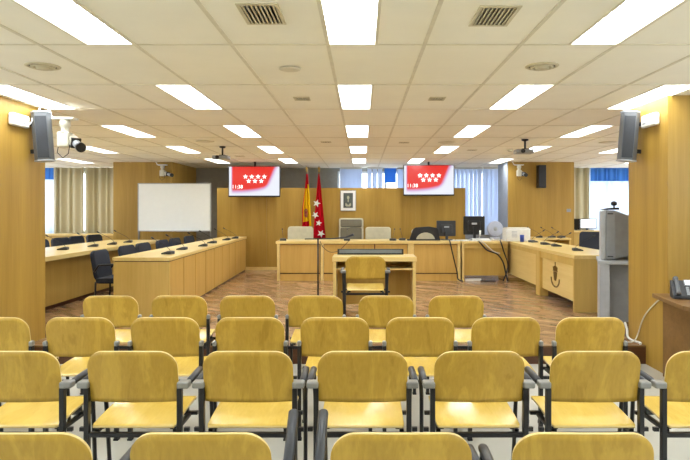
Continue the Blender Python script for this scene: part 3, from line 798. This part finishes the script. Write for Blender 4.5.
# white box printer
pr = thing('white_printer', 'white box shaped printer on the corner of the right desk', 'printer', (PX(517, 11.1), 11.15, PL+DH))
MB().box(-.22, .24, -.1, .2, 0, .24).build('body', WHITE, pr, bevel=.012)
MB().box(-.2, .22, -.08, .18, .24, .258).build('lid', CREAMP, pr, bevel=.005)
m = MB()
for k in range(5): m.box(-.11, -.01, -.103, -.1, .08+k*.025, .09+k*.025)
m.build('vent_slots', LGREYP, pr)
o = MB().lathe([(.036, 0), (.04, .13), (.036, .13), (.034, .01), (.001, .01)], c=(0, 0, 0), seg=20).build('blue_cup', BLUECUP, loc=(PX(522, 10.9), 10.9, PL+DH)); tag(o, 'blue cup in front of the white printer', 'cup')
ph = thing('desk_phone', 'white corded desk phone among the cables left of the round fan', 'telephone', (PX(481, 11.25), 11.22, PL+DH))
MB().prism([(-.08, 0), (.08, 0), (.08, .05), (-.08, .02)], 'X', -.16, .16).build('body', WHITE, ph, bevel=.006)
MB().tube([(-.03, -.02, .1), (-.02, 0, .2)], .018).build('handset', WHITE, ph)
m = MB(); m.tube([(-.05, -.02, .05), (-.03, -.02, .1)], .008); m.build('handset_hook', WHITE, ph)
kb = thing('computer_keyboard', 'white computer keyboard on the bench below the dark monitor', 'keyboard', (PX(460, 11.25), 11.22, PL+DH), .1)
B(-.16, .16, -.06, .06, 0, .018).build('body', WHITE, kb, bevel=.003)
m = MB()
for i in range(12):
    for j in range(4): m.box(-.15+i*.025, -.13+i*.025, -.052+j*.026, -.032+j*.026, .018, .023)
m.build('keys', CREAMP, kb)
def cable(name, pts, r, mat, label):
    # smooth Catmull path
    P = [Vector(p) for p in pts]; o = []
    Q = [P[0]]+P+[P[-1]]
    for i in range(1, len(Q)-2):
        for k in range(8):
            t = k/8; a, b, c, d = Q[i-1], Q[i], Q[i+1], Q[i+2]
            o.append(.5*((2*b)+(c-a)*t+(2*a-5*b+4*c-d)*t*t+(3*b-a-3*c+d)*t**3))
    o.append(P[-1])
    ob = MB().tube(o, r, 8).build(name, mat); tag(ob, label, 'cable'); return ob
zb = PL+DH+.012
def P3(px, py, d): return (PX(px, d), d, PZ(py, d))
cable('power_cable', [(PX(449, 11.3), 11.3, zb), P3(450, 242, 11.07), P3(453, 255, 11.06), P3(457, 272, 11.04), P3(458, 279, 11.0), (PX(463, 10.95), 10.95, PL+.014)], .013, BLACK, 'black cable hanging from the dark monitor down the bench front')
cable('power_cable', [(PX(476, 11.3), 11.3, zb), P3(480, 242.5, 11.07), P3(487, 250, 11.05), P3(497, 254, 11.03), P3(503, 262, 11.03), P3(506, 274, 11.0), (PX(508, 10.95), 10.95, PL+.015)], .014, BLACK, 'thick black cable looping from the desk phone to the floor by the right desk')
cable('power_cable', [(PX(500, 11.3), 11.3, zb), P3(501, 242.5, 11.07), P3(504, 252, 11.05), P3(508, 266, 11.02), (PX(503, 11.0), 10.98, PL+.015)], .013, BLACK, 'black cable dropping straight beside the right desk corner')
cable('power_cable', [(PX(479, 11.15), 11.15, zb), P3(484, 243, 11.06), P3(493, 251, 11.03), P3(500, 253.5, 11.0)], .009, CREAMP, 'white cable drooping over the front of the side bench')
cable('power_cable', [(PX(482, 10.9), 11.03, PL+.012), (PX(486, 10.9), 11.0, PL+.012), (PX(497, 10.9), 11.0, PL+.012)], .012, BLACK, 'black cable lying on the floor under the side bench')
o = MB().box(0, .3, 0, .06, 0, .045).build('power_strip', WHITE, loc=(PX(466, 11.0), 11.06, PL)); tag(o, 'white power strip on the floor under the side bench', 'power strip')
zt2 = PL+DH
for i, (px, d, a, lab) in enumerate(((456, 11.36, .3, 'loose white paper sheet on the bench left of the white keyboard'), (467, 11.3, -.2, 'loose white paper sheet on the side bench under the black monitor'))):
    o = B(-.105, .105, -.148, .148, 0, .003).build('paper_sheet', PAPER, loc=(PX(px, d), d+.02, zt2+.001), rot=(0, 0, a)); tag(o, lab, 'paper')
for i, pts in enumerate(([(2.06, 11.4), (2.15, 11.46), (2.22, 11.38), (2.35, 11.42), (2.4, 11.38)], [(2.46, 11.3), (2.5, 11.22), (2.54, 11.3), (2.6, 11.24), (2.64, 11.3)])):
    cable('data_cable', [(x, y, zt2+.012+.022*(k % 2)) for k, (x, y) in enumerate(pts)], .01, WHITE, ['tangled white cable on the side bench by the desk phone', 'tangled white cable on the side bench by the round fan'][i])

# ------------------------------------------------------------------ televisions
def television(label, px, py0, py1, d, w, tilt, group):
    zc = (PZ(py0, d)+PZ(py1, d))/2; h = PZ(py0, d)-PZ(py1, d)
    r = thing('television', label, 'television', (PX(px, d), d, zc), tilt, group)
    MB().box(-w/2, w/2, -.03, .02, -h/2, h/2).build('bezel', BLACK, r, bevel=.004)
    s = B(-w/2+.015, w/2-.015, -.034, -.03, -h/2+.03, h/2-.015).build('screen', TVPIC, r); s['label'] = 'screen showing a red field fading to white'
    m = MB()
    for k in range(4): m.prism(star(-.19+k*.137, .105, .058), 'Y', -.037, -.034)
    for k in range(3): m.prism(star(-.12+k*.137, .01, .058), 'Y', -.037, -.034)
    m.build('star_emblem', STARW, r)
    t = text_mesh('11:38', .11, 'clock_text', STARW, r, (-w/2+.075, -.036, -.15), (PI/2, 0, 0))
    t['label'] = 'white time 11:38'
    B(-.4, .4, .02, .05, -h/3, h/3).build('rear_housing', BLACK, r, bevel=.005)
    MB().tube([(0, .06, 0), (0, .06, CEIL-zc)], .022).build('ceiling_pole', BLACK, r)
    B(-.15, .15, .045, .07, -.12, .12).build('bracket', BLACK, r)
    return r
television('flat television hanging left of the flags, red screen with white stars', 254.5, 166.2, 197, 12.9, 1.13, 0, 'televisions hung from the ceiling')
television('flat television hanging in front of the blue blinds, red screen with white stars', 428.7, 165, 195.8, 12.9, 1.11, -.06, 'televisions hung from the ceiling')

# ------------------------------------------------------------------ flags
def flag_base(label, px, d, ztop, name='flag'):
    r = thing(name, label, 'flag', (PX(px, d), d, PL))
    MB().lathe([(.12, 0), (.12, .03), (.05, .06), (.03, .1), (.001, .1)], seg=20).build('stand_base', GOLD, r)
    MB().tube([(0, 0, .1), (0, 0, ztop-PL-.1)], .013, 10).build('pole', BROWNW, r)
    MB().lathe([(.012, 0), (.026, .02), (.012, .045), (.03, .07), (.012, .11), (.001, .14)], c=(0, 0, ztop-PL-.12), seg=14).build('finial', GOLD, r)
    return r
def drape(v, w0, w1): return w0+(w1-w0)*min(1, v*1.25)**.8
d = 12.92; zt_ = PZ(166.5, d)
r = flag_base('red and yellow flag with crest furled on a pole, left of the other flag', 306.8, d, zt_, 'flag')
k_ = d/F
def sp(u, v):
    z = PZ(174, d)-PL-v*(53.5*k_)
    l = -.01-.085*min(1, v*1.5)**1.2; rr = .022+.085*v**.8
    a = u*PI*5
    return (l+(rr-l)*u, -.03-.028*math.sin(a)-.02*v, z-.10*(1-u)*0-(-.04*u)*v)
def spm(u, v):
    if v < .28: return 0 if u < .6 else (1 if v > .2 else 0)
    if v > .9 and u < .75: return 0
    if u < .1: return 0
    return 1
MB().grid(40, 40, sp, mfn=spm).build('cloth', [RED, YEL], r, solid=.003)
m = MB(); m.prism([(-.04, .0), (-.048, .13), (-.03, .165), (.012, .165), (.028, .12), (.024, .0), (-.01, -.035)], 'Y', -.085, -.078)
cr = m.build('crest', MAROON, r, loc=(0, 0, PZ(213.5, d)-PL-.06))
m = MB(); m.prism([(-.022, .02), (-.022, .06), (.004, .06), (.004, .02)], 'Y', -.088, -.085); m.prism([(-.03, .11), (-.02, .15), (.0, .15), (.01, .11)], 'Y', -.088, -.085); m.build('crest_shield', GOLD, cr)
d = 12.6
r = flag_base('red flag with white five pointed stars furled on a pole', 319, d, PZ(166.5, d), 'flag')
k_ = d/F
def md(u, v):
    z = PZ(174, d)-PL-v*(64*k_)
    l = -.01-.11*min(1, v*1.05)**.9; rr = .012+.135*v**.9
    return (l+(rr-l)*u, -.035-.025*math.sin(u*PI*4+.7)-.015*v, z)
MB().grid(40, 24, md).build('cloth', RED, r, solid=.003)
for (sx, sy, R, rt) in ((317, 203.4, .085, .3), (315.6, 215, .08, .7), (319, 223, .07, .2), (321.3, 233.5, .085, .5)):
    MB().prism(star((sx-319)*k_, PZ(sy, d)-PL, R, rt, .42), 'Y', -.084, -.078).build('star', WHITECL, r)

# portrait
d = 13.09
r = thing('framed_portrait', 'small framed black and white portrait hung on the wood screen wall', 'picture', (PX(348.2, d), d, PZ(211, d)))
hw_, hh = .175, .46
B(-hw_, hw_, -.02, 0, 0, hh).build('frame', METAL, r, bevel=.003)
B(-hw_+.012, hw_-.012, -.022, -.02, .012, hh-.012).build('mat_board', PAPER, r)
B(-.105, .105, -.024, -.022, .07, hh-.06).build('photograph', PHOTOD, r)
m = MB(); m.prism([(.028*math.cos(t), .30+.038*math.sin(t)) for t in [2*PI*k/16 for k in range(16)]], 'Y', -.0255, -.024)
m.prism([(-.065, .12), (-.06, .18), (-.03, .16), (0, .13), (.03, .16), (.06, .18), (.065, .12), (.04, .10), (-.04, .10)], 'Y', -.0255, -.024)
m.prism([(-.01, .20), (.01, .20), (.012, .26), (-.012, .26)], 'Y', -.0255, -.024)
m.build('portrait_figure', PHOTOL, r)

# whiteboard
d = 12.3
r = thing('whiteboard', 'white board on a grey legged stand in front of the far left wood block', 'whiteboard', (PX(174.5, d), d, PL))
w = .745; z0_, z1_ = PZ(230.5, d)-PL, PZ(184, d)-PL
MB().box(-w, w, -.015, .015, z0_, z1_).build('board', WBOARD, r)
m = MB(); t = .018
m.box(-w-t, w+t, -.022, .022, z1_, z1_+t); m.box(-w-t, w+t, -.022, .022, z0_-t, z0_); m.box(-w-t, -w, -.022, .022, z0_, z1_); m.box(w, w+t, -.022, .022, z0_, z1_)
m.build('frame', LGREYP, r, bevel=.003)
B(-.5, .5, -.08, -.022, z0_-t, z0_-t+.012).build('pen_tray', LGREYP, r)
for sg in (-1, 1):
    x = sg*(w+.0)
    MB().box(x-.015, x+.015, -.015, .015, .03, z0_-t).build('leg', METAL, r)
    MB().box(x-.02, x+.02, -.28, .28, 0, .03).build('foot', METAL, r, bevel=.003)

# ------------------------------------------------------------------ microphone stand
d = 8.9; zbar = PZ(239, d)
r = thing('microphone_stand', 'thin black microphone stand with angled boom in front of the judges bench', 'microphone stand', (PX(318, d), d, PL))
MB().tube([(0, 0, .02), (0, 0, zbar-PL)], .012).build('pole', BLACK, r)
MB().lathe([(.14, 0), (.14, .015), (.02, .03), (.001, .03)], seg=24).build('base', BLACK, r)
MB().tube([(-.2, 0, zbar-PL), (.2, .0, zbar-PL+.005)], .009).build('boom', BLACK, r)
MB().tube([(.2, 0, zbar-PL+.005), (.42, -.02, zbar-PL+.025), (.54, -.04, zbar-PL+.07)], [.009, .012, .02], 10).build('microphone', DGREYP, r)
cable('microphone_cable', [P3(320, 241, 8.87), P3(323, 247, 8.85), P3(330, 252, 8.8), P3(338, 251, 8.8), P3(344, 246, 8.8), P3(349, 240.5, 8.84)], .004, BLACK, 'thin black cable sagging between the microphone stand and its boom')

# ------------------------------------------------------------------ wall speakers, alarms, cameras, projectors
def column_speaker(sg, label):
    xw = NX0 if sg < 0 else NX1; d = 5.95
    r = thing('column_speaker', label, 'loudspeaker', (xw-sg*.045, d, PZ(161.5, d)), 0, 'grey column speakers on the pillars')
    r.rotation_euler = (0, sg*.085, 0)
    h = .475; s = -sg   # s: towards the aisle
    cab = MB(); pts = [(0.03*s, .04), (.03*s, -.09), (.085*s, -.13), (.19*s, -.085), (.19*s, .0), (.12*s, .05)]
    cab.prism(pts, 'Z', 0.0, h).build('cabinet', SPKGREY, r, bevel=.006)
    g = MB(); g.prism([(.092*s, -.134), (.183*s, -.096), (.183*s, -.09), (.092*s, -.128)], 'Z', .02, h-.04).build('grille', GRILLE, r)
    for z in (-.012, h): MB().prism([(0.028*s, .045), (.028*s, -.092), (.085*s, -.135), (.195*s, -.088), (.195*s, .005), (.12*s, .055)], 'Z', z, z+.012).build('end_cap', LGREYP, r)
    m = MB(); 
    for z in (.1, h-.1):
        a, b_ = sorted(((-.045+z*.085)*s, .03*s)); m.box(a, b_, -.03, .0, z-.02, z+.02)
    m.build('wall_bracket', BLACK, r)
column_speaker(-1, 'tall grey column speaker on the left pillar beside the white surveillance camera')
column_speaker(1, 'tall grey column speaker on the right pillar')
for sg, xw, lab in ((-1, NX0, 'white rounded alarm box high on the left pillar'), (1, NX1, 'white rounded alarm box high on the right pillar')):
    s = -sg
    r = thing('alarm_box', lab, 'alarm box', (xw, 5.68, 2.33), 0, 'white alarm boxes on the pillars')
    a, b_ = sorted((0, .055*s)); MB().box(a, b_, -.14, .14, 0, .12).build('casing', WHITE, r, bevel=.018, seg=4)
    a, b_ = sorted((.055*s, .058*s)); MB().box(a, b_, .03, .09, .03, .045).build('indicator', GREYP, r)
cable('alarm_cable', [(NX0+.05, 5.80, 2.36), (NX0+.07, 5.82, 2.40), (NX0+.06, 5.86, 2.46), (NX0+.09, 5.9, 2.515), (NX0+.1, 5.93, 2.575)], .006, WHITE, 'white cable curling from the left alarm box up to the ceiling')
def pt_camera(label, base, name, side, scale=1.0, yaw=0.9, pitch=-.35):
    # pan and tilt head hung under a bracket plate with a separate lens body
    r = thing(name, label, 'surveillance camera', base, 0, 'surveillance cameras')
    r.scale = (scale,)*3
    MB().box(-.1, .1, -.05, .05, 0, .02).build('mount_plate', WHITE, r, bevel=.004)
    MB().tube([(side*-.09, 0, .01), (side*-.13, 0, .03), (side*-.15, 0, .09), (side*-.15, 0, (CEIL-.003-base[2])/scale if scale > 1 else .06)], .012).build('support_arm', WHITE, r)
    MB().lathe([(.045, 0), (.05, -.05), (.035, -.07), (.035, -.1), (.055, -.12)], seg=18).build('swivel', CREAMP, r)
    MB().box(-.055, .055, -.05, .05, -.25, -.11).build('drive_housing', CREAMP, r, bevel=.015, seg=3)
    c = bpy.data.objects.new('camera_head', None)
    M = Matrix.Translation((side*.075, 0, -.19)) @ Matrix.Rotation(yaw, 4, 'Z') @ Matrix.Rotation(pitch, 4, 'X')
    mb = MB(); mb.box(-.035, .035, -.07, .10, -.035, .04, M=M); mb.build('camera_body', CREAMP, r, bevel=.006)
    mb = MB(); mb.box(-.04, .04, -.09, -.06, -.045, .045, M=M); mb.build('lens_mount', BLACK, r)
    p = lambda y, rr: (M @ Vector((0, y, 0)))
    MB().tube([M @ Vector((0, -.09, 0)), M @ Vector((0, -.2, 0))], .034, 18).build('lens_barrel', LGREYP, r)
    MB().tube([M @ Vector((0, -.2, 0)), M @ Vector((0, -.235, 0))], .043, 18).build('lens_hood', BLACK, r)
    MB().tube([(0-.045*side, -.03, -.24), (-.05*side, -.04, -.30), (0, -.04, -.35), (.05*side, -.04, -.31), (.06*side, -.03, -.22)], .004, 6).build('cable_loop', BLACK, r)
    return r
d = 6.0
pt_camera('white pan and tilt surveillance camera with black lens beside the left pillar speaker', (PX(65, d), d, PZ(120, d)), 'surveillance_camera', 1, 1.12, .75, .35)
c1 = pt_camera('white surveillance camera with dark lens on the far left wood block above the whiteboard', (PX(162, 12.9), 12.93, 2.50), 'surveillance_camera', 1, .95, 1.0, .2)
c2 = pt_camera('white surveillance camera with dark lens on the far right wood block', (PX(519.5, 12.9), 12.93, 2.50), 'surveillance_camera', 1, .95, .1, .2)
def projector(label, px, py, d):
    x = PX(px, d)
    r = thing('ceiling_projector', label, 'projector', (x, d, CEIL-.005), 0, 'projectors hung from the ceiling')
    MB().lathe([(.05, 0), (.05, -.02), (.02, -.03)], seg=16).build('ceiling_flange', BLACK, r)
    MB().tube([(0, 0, -.02), (0, 0, -.14)], .015).build('pole', BLACK, r)
    MB().box(-.05, .05, -.05, .05, -.155, -.14).build('yoke', BLACK, r)
    MB().prism(rbox(-.15, .11, -.1, .1, .02), 'Z', -.215, -.155).build('casing', GREYP, r, bevel=.008)
    MB().lathe([(.03, 0), (.03, .03), (.022, .03), (.02, .01), (.001, .01)], c=(-.06, -.13, -.185), seg=16, axis='Y').build('lens', BLACK, r)
projector('grey projector hung from the ceiling on a short pole, left side', 222.5, 0, 9.75)
projector('grey projector hung from the ceiling on a short pole, right side', 525, 0, 8.75)
r = thing('wall_speaker', 'black wall speaker on the far right wood block', 'loudspeaker', (PX(541.5, 12.9), 12.93, PZ(188, 12.9)))
MB().prism([(-.1, .03), (.1, .03), (.08, -.11), (-.08, -.11)], 'Z', 0, .5).build('cabinet', BLACK, r, bevel=.008)
B(-.075, .075, -.115, -.11, .03, .47).build('grille', GRILLE, r)
B(-.03, .03, .03, .07, .2, .3).build('wall_bracket', METAL, r)
o = B(-.045, .045, -.012, 0, 0, .07).build('wall_sign', GREYP, loc=(PX(569, 12.98), 12.999, PZ(212, 12.98))); tag(o, 'small grey plate on the right edge of the far right wood block', 'sign plate')

# ------------------------------------------------------------------ grey television on stand (right)
st = thing('television_stand', 'tall light grey metal stand half hidden behind the right pillar', 'stand', (2.66, 6.62, PL), math.radians(-20))
zs = PZ(262, 6.5)-PL
B(0, .8, 0, .75, zs-.035, zs).build('top_shelf', LGREYP, st, bevel=.004)
B(.015, .12, .02, .73, .0, zs-.035).build('side_post', LGREYP, st, bevel=.004)
B(.68, .785, .02, .73, .0, zs-.035).build('side_post', LGREYP, st)
B(.12, .68, .12, .14, .08, zs-.035).build('door_panel', GREYP, st)
B(.12, .68, .14, .7, .08, .1).build('lower_shelf', GREYP, st)
tv = thing('cathode_television', 'bulky grey cathode tube television on the grey stand, seen from its side', 'television', (2.836, 7.004, PL+zs), math.radians(-20))
H = PZ(209.5, 6.5)-PL-zs
MB().prism([(0, .0), (.05, .0), (.05, H), (0, H-.02)], 'Y', -.27, .27).build('front_bezel', LGREYP, tv, bevel=.01)
m = MB()
V0 = [(.05, -.26, .005), (.05, .26, .005), (.05, .26, H-.005), (.05, -.26, H-.005)]
V1 = [(.15, -.25, .01), (.15, .25, .01), (.15, .25, H-.01), (.15, -.25, H-.01)]
V2 = [(.5, -.1, .10), (.5, .1, .10), (.5, .1, H-.15), (.5, -.1, H-.15)]
R_ = [[m.bm.verts.new(p) for p in V] for V in (V0, V1, V2)]
m.bm.faces.new(R_[0]); m.bm.faces.new(list(reversed(R_[2])))
for a, b_ in ((R_[0], R_[1]), (R_[1], R_[2])):
    for k in range(4): m.bm.faces.new([a[k], b_[k], b_[(k+1)%4], a[(k+1)%4]])
m.build('tube_housing', GREYP, tv, bevel=.012)
B(.1, .45, -.08, .08, 0, .05).build('foot', GREYP, tv)
m = MB()
for z in (.035, H-.055): m.box(.07, .13, -.264, -.26, z, z+.014)
m.build('vent_grip', DGREYP, tv)
wb = thing('webcam', 'black webcam on a low wedge base on top of the grey television', 'camera', (2.89, 6.86, PL+zs+H-.006))
MB().prism([(-.12, 0.002), (.09, 0.002), (.09, .03), (-.02, .025)], 'Y', -.05, .05).build('base', BLACK, wb, bevel=.003)
MB().lathe([(.001, -.03), (.03, -.02), (.036, 0), (.03, .02), (.001, .03)], c=(.05, 0, .075), seg=18).build('head', BLACK, wb)
MB().tube([(.05, 0, .028), (.05, 0, .05)], .01).build('neck', BLACK, wb)

# ------------------------------------------------------------------ phone counter at right front
pc = thing('phone_counter', 'brown wood counter with the telephone at the front of the right pillar', 'counter', (2.56, 4.66, 0))
MB().prism([(.10, .735), (0.0, .03), (.04, -.03), (1.2, -.03), (1.2, .735)], 'Z', .725, .76).build('countertop', BROWNW, pc, bevel=.003)
MB().prism([(.2, .735), (.2, .12), (.24, .08), (1.15, .08), (1.15, .735)], 'Z', 0, .725).build('body', BROWNW, pc)
tp = thing('telephone', 'black and grey office telephone with lit display on the brown counter', 'telephone', (2.82, 5.08, .76), -.32)
MB().prism([(-.07, 0), (.09, 0), (.09, .14), (.075, .15), (-.07, .03)], 'X', -.13, .13).build('body', DGREYP, tp, bevel=.006)
M = Matrix.Translation((0, 0, .0)) @ Matrix.Identity(4)
an = math.atan2(.12, .145)
MM = Matrix.Translation((0, -.07, .03)) @ Matrix.Rotation(an, 4, 'X')
m = MB(); m.box(-.03, .115, .115, .185, .002, .010, M=MM); dsp = m.build('display_housing', GREYP, tp, bevel=.002)
m = MB(); m.box(-.02, .105, .125, .178, .010, .012, M=MM); m.build('display', SCREENW, dsp)
m = MB()
for i in range(4):
    for j in range(4): m.box(-.02+i*.034, .004+i*.034, .012+j*.024, .028+j*.024, .001, .008, M=MM)
m.build('keypad', LGREYP, tp)
m = MB(); m.tube([MM @ Vector(p) for p in ((-.09, 0.0, .02), (-.09, .025, .034), (-.09, .155, .034), (-.09, .185, .02))], [.024, .016, .016, .024], 12); m.build('handset', SPKGREY, tp)
cable('telephone_cable', [(2.74, 5.38, .70), (2.795, 5.56, .665), (2.795, 5.77, .52), (2.795, 5.88, .40), (2.795, 5.95, .28), (2.74, 5.95, PL+.012), (2.6, 5.96, PL+.012)], .0065, CREAMP, 'thin white cable running down the right pillar to the platform edge')
cable('power_cable', [(2.79, 6.24, .33), (2.785, 6.18, .27), (2.765, 6.12, PL+.03), (2.76, 6.02, PL+.014), (2.785, 5.9, PL+.014), (2.77, 5.85, PL+.014)], .012, WHITE, 'thick white cable curling on the platform corner at the right pillar')
o = B(0, .1, 0, .09, 0, .05).build('socket_box', CREAMP, loc=(2.45, 6.0, PL)); tag(o, 'small pale socket box on the platform corner by the right pillar', 'socket')

# ------------------------------------------------------------------ light, camera
w = bpy.data.worlds.new('sky'); S.world = w; w.use_nodes = True
nt = w.node_tree; bg = nt.nodes['Background']
bg.inputs['Color'].default_value = (.80, .89, 1.0, 1); bg.inputs['Strength'].default_value = 2.9
cam = bpy.data.cameras.new('camera'); co = bpy.data.objects.new('camera', cam); C.objects.link(co)
co.location = (0, 0, CAMZ); co.rotation_euler = (PI/2, 0, 0)
cam.sensor_fit = 'HORIZONTAL'; cam.sensor_width = 36; cam.lens = F/690*36
cam.shift_x = (345-CX)/690; cam.shift_y = -(230-CY)/690
cam.clip_start = .05; cam.clip_end = 200
S.camera = co
S.view_settings.view_transform = 'Standard'; S.view_settings.look = 'None'
S.view_settings.exposure = 0.95; S.view_settings.gamma = 1; S.view_settings.use_curve_mapping = False
